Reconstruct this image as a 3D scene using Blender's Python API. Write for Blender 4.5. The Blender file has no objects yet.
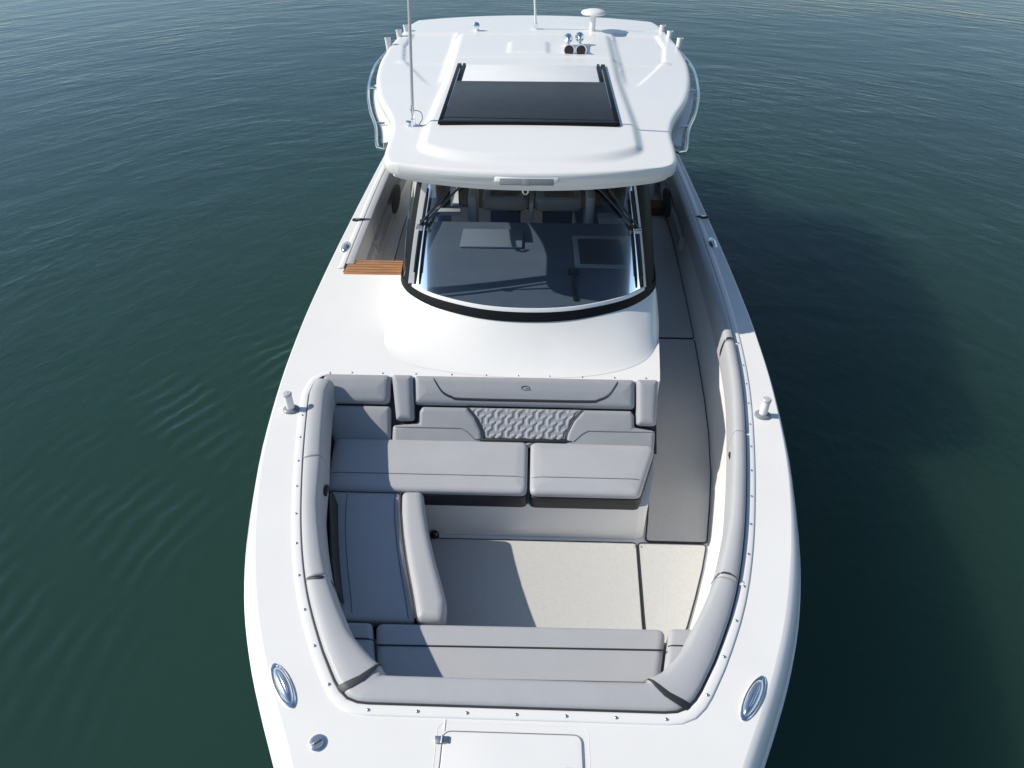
import bpy, bmesh, math, random
import numpy as np
from mathutils import Vector, Matrix
random.seed(4)
R = math.radians
S = bpy.context.scene
COL = S.collection

# ------------------------------------------------------------------ camera, sky, sun, exposure
cam_d = bpy.data.cameras.new('camera'); cam = bpy.data.objects.new('camera', cam_d); COL.objects.link(cam)
cam.location = (0.04, 0.0, 5.0)
cam.rotation_euler = (R(52.0), 0, R(1.85))
cam_d.sensor_width = 36.0; cam_d.lens = 710.0 / 1024.0 * 36.0
cam_d.clip_start = 0.05; cam_d.clip_end = 3000
S.camera = cam
SUN_EL, SUN_AZ = 37.3, 273.0
w = bpy.data.worlds.new('World'); S.world = w; w.use_nodes = True
nt = w.node_tree; nt.nodes.clear()
sky = nt.nodes.new('ShaderNodeTexSky'); sky.sky_type = 'NISHITA'; sky.sun_disc = False
sky.sun_elevation = R(SUN_EL); sky.sun_rotation = R(SUN_AZ); sky.air_density = 1.0; sky.ozone_density = 1.6; sky.dust_density = 0.1
bg = nt.nodes.new('ShaderNodeBackground'); bg.inputs[1].default_value = 0.118
ow = nt.nodes.new('ShaderNodeOutputWorld')
nt.links.new(sky.outputs[0], bg.inputs[0]); nt.links.new(bg.outputs[0], ow.inputs[0])
sun_d = bpy.data.lights.new('sun', 'SUN'); sun_d.energy = 5.0; sun_d.angle = R(0.5); sun_d.color = (1.0, 0.945, 0.86)
sun = bpy.data.objects.new('sun', sun_d); COL.objects.link(sun); sun.location = (-20, 5, 14)
sun.rotation_euler = (0, -R(90 - SUN_EL), R(270 - SUN_AZ))
S.view_settings.view_transform = 'Standard'; S.view_settings.look = 'None'
S.view_settings.exposure = 0.0; S.view_settings.gamma = 1.0

# ------------------------------------------------------------------ materials
def mat(name, col, rough=0.5, metal=0.0, coat=0.0, spec=0.5, bump=None, var=0.0, vscale=3.0):
    m = bpy.data.materials.new(name); m.use_nodes = True
    t = m.node_tree; p = t.nodes['Principled BSDF']
    p.inputs['Base Color'].default_value = (*col, 1); p.inputs['Roughness'].default_value = rough
    p.inputs['Metallic'].default_value = metal; p.inputs['Coat Weight'].default_value = coat
    p.inputs['Specular IOR Level'].default_value = spec
    tc = t.nodes.new('ShaderNodeTexCoord')
    if var:
        n = t.nodes.new('ShaderNodeTexNoise'); n.inputs['Scale'].default_value = vscale; n.inputs['Detail'].default_value = 5
        t.links.new(tc.outputs['Object'], n.inputs['Vector'])
        r = t.nodes.new('ShaderNodeMapRange')
        r.inputs[1].default_value = 0.3; r.inputs[2].default_value = 0.7
        r.inputs[3].default_value = 1 - var; r.inputs[4].default_value = 1 + var
        x = t.nodes.new('ShaderNodeVectorMath'); x.operation = 'SCALE'; x.inputs[0].default_value = col
        t.links.new(n.outputs[0], r.inputs[0]); t.links.new(r.outputs[0], x.inputs['Scale'])
        t.links.new(x.outputs[0], p.inputs['Base Color'])
    if bump:
        sc, st, dist = bump
        n2 = t.nodes.new('ShaderNodeTexNoise'); n2.inputs['Scale'].default_value = sc; n2.inputs['Detail'].default_value = 3
        t.links.new(tc.outputs['Object'], n2.inputs['Vector'])
        b = t.nodes.new('ShaderNodeBump'); b.inputs['Strength'].default_value = st; b.inputs['Distance'].default_value = dist
        t.links.new(n2.outputs[0], b.inputs['Height']); t.links.new(b.outputs[0], p.inputs['Normal'])
    return m

GEL = mat('white_gelcoat', (0.80, 0.79, 0.76), 0.32, coat=0.25, var=0.012, vscale=1.7, bump=(2.0, 0.05, 0.02))
NONSKID = mat('white_nonskid_gelcoat', (0.775, 0.765, 0.735), 0.5, var=0.02, vscale=2.2, bump=(260.0, 0.25, 0.002))
LINER = mat('offwhite_liner', (0.79, 0.78, 0.755), 0.4, var=0.03, vscale=2.0)
VINYL = mat('grey_vinyl', (0.41, 0.415, 0.425), 0.5, var=0.02, vscale=4.0, bump=(7.0, 0.22, 0.012))
VINYL_DIM = mat('dimmed_grey_vinyl', (0.325, 0.332, 0.345), 0.55, var=0.03, vscale=5.0, bump=(8.0, 0.2, 0.010))  # grey vinyl with the sofa back's weaker sunlight darkened into its colour
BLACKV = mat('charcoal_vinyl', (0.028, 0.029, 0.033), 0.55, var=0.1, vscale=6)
PIPE = mat('dark_piping', (0.03, 0.031, 0.036), 0.6)
SEAM = mat('stitched_seam', (0.17, 0.17, 0.19), 0.7)
CHROME = mat('polished_steel', (0.86, 0.87, 0.88), 0.16, metal=1.0)
BRUSHED = mat('brushed_steel', (0.5, 0.51, 0.53), 0.35, metal=1.0)
BLACK = mat('black_plastic', (0.012, 0.012, 0.014), 0.3, var=0.1)
GASKET = mat('black_frame_paint', (0.007, 0.008, 0.010), 0.45, spec=0.15)
SATIN = mat('satin_white_plastic', (0.78, 0.78, 0.77), 0.4)
GREYP = mat('grey_plastic', (0.22, 0.23, 0.245), 0.4)
DASH = mat('slate_dashboard', (0.115, 0.14, 0.18), 0.6, var=0.08, vscale=4)
DASHL = mat('pale_dash_trim', (0.42, 0.43, 0.44), 0.5)
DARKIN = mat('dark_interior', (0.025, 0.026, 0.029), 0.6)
BROWN = mat('dark_teak', (0.13, 0.065, 0.038), 0.55, var=0.15, vscale=12)
MESHNET = mat('black_speaker_mesh', (0.035, 0.033, 0.03), 0.7, var=0.8, vscale=60)
SUNGL = mat('sunroof_dark_glass', (0.032, 0.036, 0.042), 0.45, spec=0.35, var=0.08, vscale=9, bump=(90, .12, .002))
LENS = mat('light_bar_lens', (0.22, 0.235, 0.25), 0.2, coat=0.5)

def teak_mat():
    m = bpy.data.materials.new('teak'); m.use_nodes = True; t = m.node_tree; p = t.nodes['Principled BSDF']
    tc = t.nodes.new('ShaderNodeTexCoord'); mp = t.nodes.new('ShaderNodeMapping'); mp.inputs['Scale'].default_value = (2, 40, 20)
    n = t.nodes.new('ShaderNodeTexNoise'); n.inputs['Scale'].default_value = 2.5; n.inputs['Detail'].default_value = 6
    r = t.nodes.new('ShaderNodeValToRGB'); r.color_ramp.elements[0].color = (0.25, 0.105, 0.04, 1); r.color_ramp.elements[1].color = (0.46, 0.235, 0.10, 1)
    r.color_ramp.elements[0].position = .3; r.color_ramp.elements[1].position = .7
    t.links.new(tc.outputs['Object'], mp.inputs[0]); t.links.new(mp.outputs[0], n.inputs['Vector'])
    t.links.new(n.outputs[0], r.inputs[0]); t.links.new(r.outputs[0], p.inputs['Base Color']); p.inputs['Roughness'].default_value = 0.5
    return m
TEAK = teak_mat()

def weave_mat():
    m = bpy.data.materials.new('woven_vinyl_mat'); m.use_nodes = True; t = m.node_tree; p = t.nodes['Principled BSDF']
    tc = t.nodes.new('ShaderNodeTexCoord')
    out = []
    for sc in ((30, 420, 1), (420, 30, 1)):
        mp = t.nodes.new('ShaderNodeMapping'); mp.inputs['Scale'].default_value = sc
        n = t.nodes.new('ShaderNodeTexNoise'); n.inputs['Scale'].default_value = 1.0; n.inputs['Detail'].default_value = 2
        t.links.new(tc.outputs['Object'], mp.inputs[0]); t.links.new(mp.outputs[0], n.inputs['Vector']); out.append(n)
    a = t.nodes.new('ShaderNodeMath'); a.operation = 'ADD'
    t.links.new(out[0].outputs[0], a.inputs[0]); t.links.new(out[1].outputs[0], a.inputs[1])
    r = t.nodes.new('ShaderNodeValToRGB')
    r.color_ramp.elements[0].position = .42; r.color_ramp.elements[0].color = (0.485, 0.48, 0.455, 1)
    r.color_ramp.elements[1].position = .58; r.color_ramp.elements[1].color = (0.545, 0.54, 0.515, 1)
    h = t.nodes.new('ShaderNodeMath'); h.operation = 'MULTIPLY'; h.inputs[1].default_value = .5
    t.links.new(a.outputs[0], h.inputs[0]); t.links.new(h.outputs[0], r.inputs[0]); t.links.new(r.outputs[0], p.inputs['Base Color'])
    b = t.nodes.new('ShaderNodeBump'); b.inputs['Strength'].default_value = .3; b.inputs['Distance'].default_value = .002
    t.links.new(h.outputs[0], b.inputs['Height']); t.links.new(b.outputs[0], p.inputs['Normal']); p.inputs['Roughness'].default_value = .75
    return m
WEAVE = weave_mat()

def glass_mat(name, tint, refl=1.0, rough=0.015):
    m = bpy.data.materials.new(name); m.use_nodes = True; t = m.node_tree; t.nodes.clear()
    o = t.nodes.new('ShaderNodeOutputMaterial'); mx = t.nodes.new('ShaderNodeMixShader')
    tr = t.nodes.new('ShaderNodeBsdfTransparent'); tr.inputs[0].default_value = (*tint, 1)
    gl = t.nodes.new('ShaderNodeBsdfGlossy'); gl.inputs['Roughness'].default_value = rough; gl.inputs[0].default_value = (refl, refl, refl, 1)
    lw = t.nodes.new('ShaderNodeFresnel'); lw.inputs[0].default_value = 1.55
    t.links.new(lw.outputs[0], mx.inputs[0]); t.links.new(tr.outputs[0], mx.inputs[1]); t.links.new(gl.outputs[0], mx.inputs[2])
    t.links.new(mx.outputs[0], o.inputs[0]); return m
GLASS = glass_mat('tinted_windshield_glass', (0.70, 0.76, 0.79))
SIDEGL = glass_mat('clear_side_glass', (0.78, 0.82, 0.84))
SIDEDARK = glass_mat('dark_side_glass', (0.06, 0.065, 0.07))

def water_mat():
    m = bpy.data.materials.new('green_sea_water'); m.use_nodes = True; t = m.node_tree; p = t.nodes['Principled BSDF']
    p.subsurface_method = 'BURLEY'; p.inputs['Subsurface Weight'].default_value = 1.0; p.inputs['Subsurface Radius'].default_value = (.7, 1.0, .95); p.inputs['Subsurface Scale'].default_value = 4.0
    p.inputs['Roughness'].default_value = 0.07; p.inputs['IOR'].default_value = 1.33
    geo = t.nodes.new('ShaderNodeNewGeometry')
    def noise(scale, rot, sc=1.0, detail=3.0, dist=0.0):
        mp = t.nodes.new('ShaderNodeMapping'); mp.inputs['Scale'].default_value = scale; mp.inputs['Rotation'].default_value = (0, 0, R(rot))
        n = t.nodes.new('ShaderNodeTexNoise'); n.inputs['Scale'].default_value = sc; n.inputs['Detail'].default_value = detail; n.inputs['Distortion'].default_value = dist
        t.links.new(geo.outputs['Position'], mp.inputs[0]); t.links.new(mp.outputs[0], n.inputs['Vector']); return n.outputs[0]
    def math_(op, a, b):
        x = t.nodes.new('ShaderNodeMath'); x.operation = op
        for i, v in enumerate((a, b)):
            if isinstance(v, (int, float)): x.inputs[i].default_value = v
            elif v is not None: t.links.new(v, x.inputs[i])
        return x.outputs[0]
    # body colour: murky green with broad drifting patches
    big = noise((.05, .08, 1), 25, 1.0, 3)
    cr = t.nodes.new('ShaderNodeValToRGB')
    cr.color_ramp.elements[0].position = .3; cr.color_ramp.elements[0].color = (0.0135, 0.038, 0.0285, 1)
    cr.color_ramp.elements[1].position = .7; cr.color_ramp.elements[1].color = (0.0175, 0.047, 0.0350, 1)
    t.links.new(big, cr.inputs[0]); t.links.new(cr.outputs[0], p.inputs['Base Color'])
    # ripples spread in rings round the hull, broken up by gust patches
    sep = t.nodes.new('ShaderNodeSeparateXYZ'); t.links.new(geo.outputs['Position'], sep.inputs[0])
    px = math_('SUBTRACT', sep.outputs[0], .2); py = math_('MULTIPLY', math_('SUBTRACT', sep.outputs[1], 2.2), .8)
    rad = math_('SQRT', math_('ADD', math_('MULTIPLY', px, px), math_('MULTIPLY', py, py)), None)
    th = math_('ARCTAN2', px, py)
    def polar(ka, kr, detail=3.0, dist=0.0):
        c = t.nodes.new('ShaderNodeCombineXYZ'); t.links.new(math_('MULTIPLY', th, ka), c.inputs[0]); t.links.new(math_('MULTIPLY', rad, kr), c.inputs[1])
        n = t.nodes.new('ShaderNodeTexNoise'); n.inputs['Scale'].default_value = 1.0; n.inputs['Detail'].default_value = detail; n.inputs['Distortion'].default_value = dist
        t.links.new(c.outputs[0], n.inputs['Vector']); return n.outputs[0]
    p1 = polar(7, 1.3, 3, .5); p2 = polar(16, 4.2, 3, .5); p3 = polar(40, 9.0, 2, .2)
    r1 = noise((.40, 1.1, 1), 24, 1.0, 3, .7)
    r2 = noise((2.4, 5.0, 1), -18, 1.0, 3, .4)
    patch = noise((.13, .19, 1), -20, 1.0, 3, .6)
    pm = t.nodes.new('ShaderNodeMapRange'); pm.inputs[1].default_value = .36; pm.inputs[2].default_value = .64; pm.inputs[3].default_value = .15; pm.inputs[4].default_value = 1.0
    t.links.new(patch, pm.inputs[0])
    fine = math_('ADD', math_('MULTIPLY', p2, .018), math_('ADD', math_('MULTIPLY', p3, .0045), math_('MULTIPLY', r2, .005)))
    h = math_('ADD', math_('ADD', math_('MULTIPLY', p1, .018), math_('MULTIPLY', r1, .012)), math_('MULTIPLY', fine, pm.outputs[0]))
    # short wavelets fanning out on the left of the bow
    wob = noise((.8, .8, 1), 0, 1.0, 3)
    d = math_('ADD', rad, math_('MULTIPLY', wob, .55))
    ring = math_('SINE', math_('MULTIPLY', d, 31.0), None)
    msk = t.nodes.new('ShaderNodeMapRange'); msk.interpolation_type = 'SMOOTHSTEP'
    msk.inputs[1].default_value = 1.7; msk.inputs[2].default_value = .6; msk.inputs[3].default_value = 0; msk.inputs[4].default_value = 1
    t.links.new(math_('ABSOLUTE', math_('SUBTRACT', d, 4.6), None), msk.inputs[0])
    xm = t.nodes.new('ShaderNodeMapRange'); xm.interpolation_type = 'SMOOTHSTEP'; xm.inputs[1].default_value = -1.0; xm.inputs[2].default_value = -3.0; xm.inputs[3].default_value = 0; xm.inputs[4].default_value = 1
    t.links.new(sep.outputs[0], xm.inputs[0])
    brk = polar(9, .9, 2); bk = t.nodes.new('ShaderNodeMapRange'); bk.inputs[1].default_value = .4; bk.inputs[2].default_value = .62
    t.links.new(brk, bk.inputs[0])
    h = math_('ADD', h, math_('MULTIPLY', math_('MULTIPLY', math_('MULTIPLY', ring, bk.outputs[0]), msk.outputs[0]), math_('MULTIPLY', xm.outputs[0], .0058)))
    b = t.nodes.new('ShaderNodeBump'); b.inputs['Strength'].default_value = 1.0; b.inputs['Distance'].default_value = 1.0
    t.links.new(h, b.inputs['Height']); t.links.new(b.outputs[0], p.inputs['Normal'])
    return m
WATER = water_mat()

# ------------------------------------------------------------------ helpers
def link_mesh(name, verts, faces, m, parent=None, smooth=True, angle=None):
    me = bpy.data.meshes.new(name); me.from_pydata([tuple(v) for v in verts], [], faces); me.update()
    bm = bmesh.new(); bm.from_mesh(me); bmesh.ops.recalc_face_normals(bm, faces=bm.faces); bm.to_mesh(me); bm.free()
    return link(name, me, m, parent, smooth, angle)
def link(name, me, m, parent=None, smooth=True, angle=None):
    if smooth:
        for p in me.polygons: p.use_smooth = True
        if angle is not None: me.set_sharp_from_angle(angle=R(angle))
    me.materials.append(m)
    o = bpy.data.objects.new(name, me); COL.objects.link(o)
    if parent: attach(o, parent)
    return o
def world_of(p):
    m = Matrix.LocRotScale(p.location, p.rotation_euler, p.scale)
    return (world_of(p.parent) @ p.matrix_parent_inverse @ m) if p.parent else m
def attach(o, p):
    o.parent = p; o.matrix_parent_inverse = world_of(p).inverted()
class MB:
    def __init__(s): s.v, s.f = [], []
    def add(s, v, f):
        n = len(s.v); s.v += [tuple(x) for x in v]; s.f += [tuple(i + n for i in q) for q in f]
    def box(s, c, d, bev=0.0, rot=None, seg=2):
        bm = bmesh.new(); bmesh.ops.create_cube(bm, size=1)
        for v in bm.verts: v.co = Vector((v.co.x * d[0], v.co.y * d[1], v.co.z * d[2]))
        if bev: bmesh.ops.bevel(bm, geom=list(bm.edges), offset=bev, segments=seg, affect='EDGES', profile=.5)
        M = Matrix.Translation(c) @ (rot.to_4x4() if rot else Matrix.Identity(4))
        bm.verts.index_update()
        s.add([M @ v.co for v in bm.verts], [[v.index for v in f.verts] for f in bm.faces]); bm.free(); return s
    def tube(s, pts, r, n=10, cap=True, closed=False):
        pts = [Vector(p) for p in pts]; N = len(pts); rr = r if isinstance(r, (list, tuple)) else [r] * N
        vs, fs = [], []; prev = None
        for i, p in enumerate(pts):
            a = pts[(i - 1) % N] if (closed or i) else p; b = pts[(i + 1) % N] if (closed or i < N - 1) else p
            t = (b - a).normalized()
            if prev is None:
                u = t.cross(Vector((0, 0, 1)));
                if u.length < .1: u = t.cross(Vector((0, 1, 0)))
            else: u = prev - t * prev.dot(t)
            u.normalize(); prev = u; v = t.cross(u)
            for k in range(n):
                q = 2 * math.pi * k / n; vs.append(p + (u * math.cos(q) + v * math.sin(q)) * rr[i])
        for i in range(N if closed else N - 1):
            j = (i + 1) % N
            for k in range(n): fs.append((i * n + k, i * n + (k + 1) % n, j * n + (k + 1) % n, j * n + k))
        if cap and not closed: fs.append(tuple(range(n))); fs.append(tuple((N - 1) * n + k for k in range(n)))
        s.add(vs, fs); return s
    def lathe(s, c, prof, n=20, axis=None, sx=1.0, sy=1.0, rotz=0):
        M = Matrix.Translation(c) @ (axis.to_4x4() if axis else Matrix.Identity(4)) @ Matrix.Rotation(rotz, 4, 'Z')
        vs = [M @ Vector((r * math.cos(2 * math.pi * k / n) * sx, r * math.sin(2 * math.pi * k / n) * sy, z)) for r, z in prof for k in range(n)]
        fs = [(i * n + k, i * n + (k + 1) % n, (i + 1) * n + (k + 1) % n, (i + 1) * n + k) for i in range(len(prof) - 1) for k in range(n)]
        fs.append(tuple(range(n))); fs.append(tuple((len(prof) - 1) * n + k for k in range(n)))
        s.add(vs, fs); return s
    def grid(s, rows, closed=False):
        n = len(rows[0]); vs = [p for r in rows for p in r]
        m = len(rows)
        fs = [(i * n + k, i * n + k + 1, (i + 1) % m * n + k + 1, (i + 1) % m * n + k) for i in range(m if closed else m - 1) for k in range(n - 1)]
        s.add(vs, fs); return s
    def build(s, name, m, parent=None, smooth=True, angle=40):
        return link_mesh(name, s.v, s.f, m, parent, smooth, angle)

def interp(x, tab):
    return float(np.interp(x, [a for a, b in tab], [b for a, b in tab]))
def pchip(tab):
    xs = np.array([a for a, b in tab], float); ys = np.array([b for a, b in tab], float)
    h = np.diff(xs); d = np.diff(ys) / h; m = np.zeros(len(xs)); m[0], m[-1] = d[0], d[-1]
    for i in range(1, len(xs) - 1):
        if d[i - 1] * d[i] > 0: m[i] = (h[i - 1] + h[i]) / (h[i] / d[i - 1] + h[i - 1] / d[i])
    def f(x):
        x = min(max(x, xs[0]), xs[-1]); i = min(max(int(np.searchsorted(xs, x)) - 1, 0), len(xs) - 2)
        t = (x - xs[i]) / h[i]
        return float((2*t**3-3*t*t+1)*ys[i] + (t**3-2*t*t+t)*h[i]*m[i] + (-2*t**3+3*t*t)*ys[i+1] + (t**3-t*t)*h[i]*m[i+1])
    return f
def spline(pts, n, closed=False):
    """Catmull-Rom through pts (any dimension), n samples spread by length"""
    P = [np.array(p, float) for p in pts]; N = len(P); out = []
    segs = N if closed else N - 1
    for i in range(segs):
        p1, p2 = P[i], P[(i + 1) % N]
        p0 = P[i - 1] if (closed or i) else 2 * p1 - p2
        p3 = P[(i + 2) % N] if (closed or i + 2 < N) else 2 * p2 - p1
        for k in range(16):
            t = k / 16; out.append(.5 * (2*p1 + (p2-p0)*t + (2*p0-5*p1+4*p2-p3)*t*t + (3*p1-p0-3*p2+p3)*t**3))
    out.append(P[0] if closed else P[-1])
    return resample(out, n)
def resample(pts, n):
    A = np.array([tuple(p) for p in pts], float); L = np.r_[0, np.cumsum(np.linalg.norm(np.diff(A, axis=0), axis=1))]
    s = np.linspace(0, L[-1], n)
    return [np.array([np.interp(q, L, A[:, c]) for c in range(A.shape[1])]) for q in s]
def round_poly(poly, r, seg=6):
    out = []; N = len(poly)
    for i in range(N):
        p = Vector(poly[i][:2]); rr = poly[i][2] if len(poly[i]) > 2 else r
        a = Vector(poly[i - 1][:2]) - p; b = Vector(poly[(i + 1) % N][:2]) - p
        la, lb = a.length, b.length; a.normalize(); b.normalize()
        ang = a.angle(b); d = min(rr / math.tan(ang / 2), la * .45, lb * .45)
        if rr < 1e-4 or ang > 3.0: out.append((p.x, p.y)); continue
        p0, p1 = p + a * d, p + b * d
        for k in range(seg + 1):
            t = k / seg; q = p0 * (1 - t) ** 2 + p * 2 * t * (1 - t) + p1 * t * t; out.append((q.x, q.y))
    return out
def area(poly): return sum(poly[i - 1][0] * poly[i][1] - poly[i][0] * poly[i - 1][1] for i in range(len(poly))) / 2
def inset(poly, d):
    N = len(poly); out = []
    for i in range(N):
        a = Vector(poly[i - 1]); p = Vector(poly[i]); b = Vector(poly[(i + 1) % N])
        e1 = (p - a).normalized(); e2 = (b - p).normalized()
        n1 = Vector((-e1.y, e1.x)); n2 = Vector((-e2.y, e2.x)); n = (n1 + n2)
        if n.length < 1e-6: n = n1
        n.normalize(); k = min(1 / max(n.dot(n1), .5), 1.5); q = p + n * d * k; out.append((q.x, q.y))
    return out
def dens(poly, mx=.06):
    out = []
    for i in range(len(poly)):
        a = Vector(poly[i]); b = Vector(poly[(i + 1) % len(poly)]); n = max(1, int((b - a).length / mx))
        for k in range(n): q = a.lerp(b, k / n); out.append((q.x, q.y))
    return out
def offset_poly(poly, d):
    """mitred inward offset of a counter-clockwise polygon, corner by corner"""
    N = len(poly); out = []
    for i in range(N):
        a = Vector(poly[i - 1][:2]); p = Vector(poly[i][:2]); b = Vector(poly[(i + 1) % N][:2])
        e1 = (p - a).normalized(); e2 = (b - p).normalized()
        n1 = Vector((-e1.y, e1.x)); n2 = Vector((-e2.y, e2.x)); n = (n1 + n2).normalized()
        q = p + n * d / max(n.dot(n1), .35); out.append((q.x, q.y))
    return out
def pad_mb(poly, h, r=.03, corner=.04, crown=.012, F=None, mb=None, z0=0.0):
    """upholstered pad: rounded outline, rounded edges, slightly crowned top. F maps (u,v,w) to the world."""
    if area(poly) < 0: poly = poly[::-1]
    poly = [p[:2] for p in poly]
    F = F or (lambda u, v, w: Vector((u, v, w)))
    base = round_poly(poly, corner); cnt = [max(1, int((Vector(base[(i + 1) % len(base)]) - Vector(base[i])).length / .06)) for i in range(len(base))]
    def ring(d):
        q = round_poly(offset_poly(poly, d), max(corner - d * .8, .006)) if d else base
        if len(q) != len(base): q = inset(base, d * .5)
        out = []
        for i in range(len(q)):
            a, b = Vector(q[i]), Vector(q[(i + 1) % len(q)])
            for k in range(cnt[i]): c = a.lerp(b, k / cnt[i]); out.append((c.x, c.y))
        return out
    rings = [(ring(r * .4), 0), (ring(0), r * .5)]
    rw = r * 1.35
    for a in (0, 15, 30, 45, 60, 75, 90): rings.append((ring(rw * (1 - math.cos(R(a)))), h - r + r * math.sin(R(a))))
    for d, z in ((.02, .35), (.045, .7)):
        if crown > .009: rings.append((ring(rw + d), h + crown * z * .6))
    N = len(rings[0][0])
    vs = [F(x, y, z0 + z) for rg, z in rings for x, y in rg]; k = len(rings)
    fs = [(i * N + j, i * N + (j + 1) % N, (i + 1) * N + (j + 1) % N, (i + 1) * N + j) for i in range(k - 1) for j in range(N)]
    fs.append(tuple(range(N))[::-1]); fs.append(tuple((k - 1) * N + j for j in range(N)))
    mb = mb or MB(); mb.add(vs, fs); return mb
def pad(name, poly, h, m, parent, **kw): return pad_mb(poly, h, **kw).build(name, m, parent, angle=70)
from mathutils.bvhtree import BVHTree
def drape(o, pts, lift, d=Vector((0, 0, -1))):
    """press a line of points onto the surface of o along d"""
    W = world_of(o); t = BVHTree.FromPolygons([W @ v.co for v in o.data.vertices], [tuple(p.vertices) for p in o.data.polygons]); out = []
    for p in pts:
        p = Vector(p); h = t.ray_cast(p - d * .3, d)
        out.append((h[0] if h[0] else p) - d * lift)
    return out
def fill_loops(loops, z):
    bm = bmesh.new()
    for lp in loops:
        vs = [bm.verts.new((p[0], p[1], z)) for p in lp]
        for i in range(len(vs)): bm.edges.new((vs[i - 1], vs[i]))
    bmesh.ops.triangle_fill(bm, use_beauty=True, use_dissolve=False, edges=list(bm.edges), normal=(0, 0, 1))
    bm.verts.index_update()
    return [v.co.copy() for v in bm.verts], [[v.index for v in f.verts] for f in bm.faces]
def empty(name, loc, parent=None):
    o = bpy.data.objects.new(name, None); COL.objects.link(o); o.location = loc; o.empty_display_size = .2
    if parent: attach(o, parent)
    return o
def tag(o, label=None, cat=None, group=None, kind=None):
    for k, v in (('label', label), ('category', cat), ('group', group), ('kind', kind)):
        if v: o[k] = v
    return o
def copy_tree(o, parent, off):
    c = o.copy(); COL.objects.link(c); c.parent = parent
    for ch in [x for x in o.children]: copy_tree(ch, c, None)
    return c

# ------------------------------------------------------------------ sea
water = link_mesh('sea_water', [(-900, -300, 0), (900, -300, 0), (900, 2500, 0), (-900, 2500, 0)], [(0, 1, 2, 3)], WATER, smooth=False)
tag(water, 'calm dark green sea with fine ripples around the boat', 'water', kind='structure')

# ------------------------------------------------------------------ boat plan
DECK = 1.40
hull_w = pchip([(0.30, 0.0), (0.36, .22), (.52, .50), (.80, .77), (1.2, 1.01), (1.57, 1.185), (1.80, 1.315), (2.14, 1.495), (2.54, 1.665), (2.99, 1.80),
                (3.33, 1.875), (3.78, 1.955), (4.18, 2.005), (4.98, 2.075), (5.8, 2.11), (6.8, 2.12), (7.8, 2.115), (9.1, 2.10), (13.0, 2.0)])
coam_w = pchip([(1.95, .95), (2.0, .985), (2.27, 1.14), (2.54, 1.268), (2.92, 1.402), (3.44, 1.54), (3.96, 1.655), (4.38, 1.735), (4.7, 1.785),
                (5.44, 1.86), (6.35, 1.91), (7.36, 1.935), (8.78, 1.955), (12.4, 1.90)])
shoulder = pchip([(0.3, .085), (2.5, .085), (3.6, .05), (5, .03), (13, .03)])
sole_z = lambda y: interp(y, [(4.6, .52), (8.6, .84), (14, .84)])

hull_pts = []
ys = list(np.linspace(13.0, 3.2, 50)) + list(np.linspace(3.0, .9, 22)) + [.8, .7, .6, .52, .46, .41, .36, .33]
for y in ys: hull_pts.append((-hull_w(y), y))
hull_pts.append((0, .30)); hull_pts += [(-x, y) for x, y in reversed(hull_pts[:-1])]
def ring_at(off, z, fx=None, stem=0):
    pts = inset(hull_pts + [(2.0, 13.01), (-2.0, 13.01)], off)[:len(hull_pts)] if False else None
    out = []
    N = len(hull_pts)
    for i, (x, y) in enumerate(hull_pts):
        a = Vector(hull_pts[max(i - 1, 0)]); b = Vector(hull_pts[min(i + 1, N - 1)]); t = (b - a).normalized()
        n = Vector((-t.y, t.x))      # inward for this order
        if n.dot(Vector((0 - x, 6 - y))) < 0: n = -n
        o = off(y) if callable(off) else off
        q = Vector((x, y)) + n * o
        if fx: f = fx(y); q = Vector((q.x * f, q.y + stem * max(0, 1 - y / 4.0)))
        out.append(Vector((q.x, q.y, z)))
    return out

boat = tag(empty('motor_boat', (0, 6.5, 0)), 'white open bow motor boat with hardtop, lying on dark green water', 'boat')
fx = lambda lo: pchip([(0.3, lo * .75), (3, lo), (7, 1 - (1 - lo) * .45), (13, 1 - (1 - lo) * .4)])
rings = [ring_at(shoulder, DECK), ring_at(lambda y: shoulder(y) * .75, DECK - .004), ring_at(lambda y: shoulder(y) * .4, DECK - .025), ring_at(lambda y: .004, DECK - .075), ring_at(0.0, DECK - .13),
         ring_at(.012, DECK - .17), ring_at(.02, 1.0, fx(.955), .15), ring_at(.02, .55, fx(.86), .45), ring_at(.03, .3, fx(.78), .7), ring_at(.05, 0.02, fx(.66), .95), ring_at(.1, -.4, fx(.45), 1.4)]
mb = MB().grid(rings)
n = len(hull_pts); last = [tuple(r[0]) for r in rings], [tuple(r[-1]) for r in rings]
mb.add(last[0] + last[1], [(i, i + 1, len(rings) + i + 1, len(rings) + i) for i in range(len(rings) - 1)])
hull = mb.build('hull', GEL, boat, angle=50)
MB().grid([[p + Vector((0, 0, dz)) for p in ring_at(o, DECK - .15)] for o, dz in ((.004, .028), (-.014, .018), (-.018, 0), (-.014, -.018), (.006, -.03))]).build('rub_rail', SATIN, boat)

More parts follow.
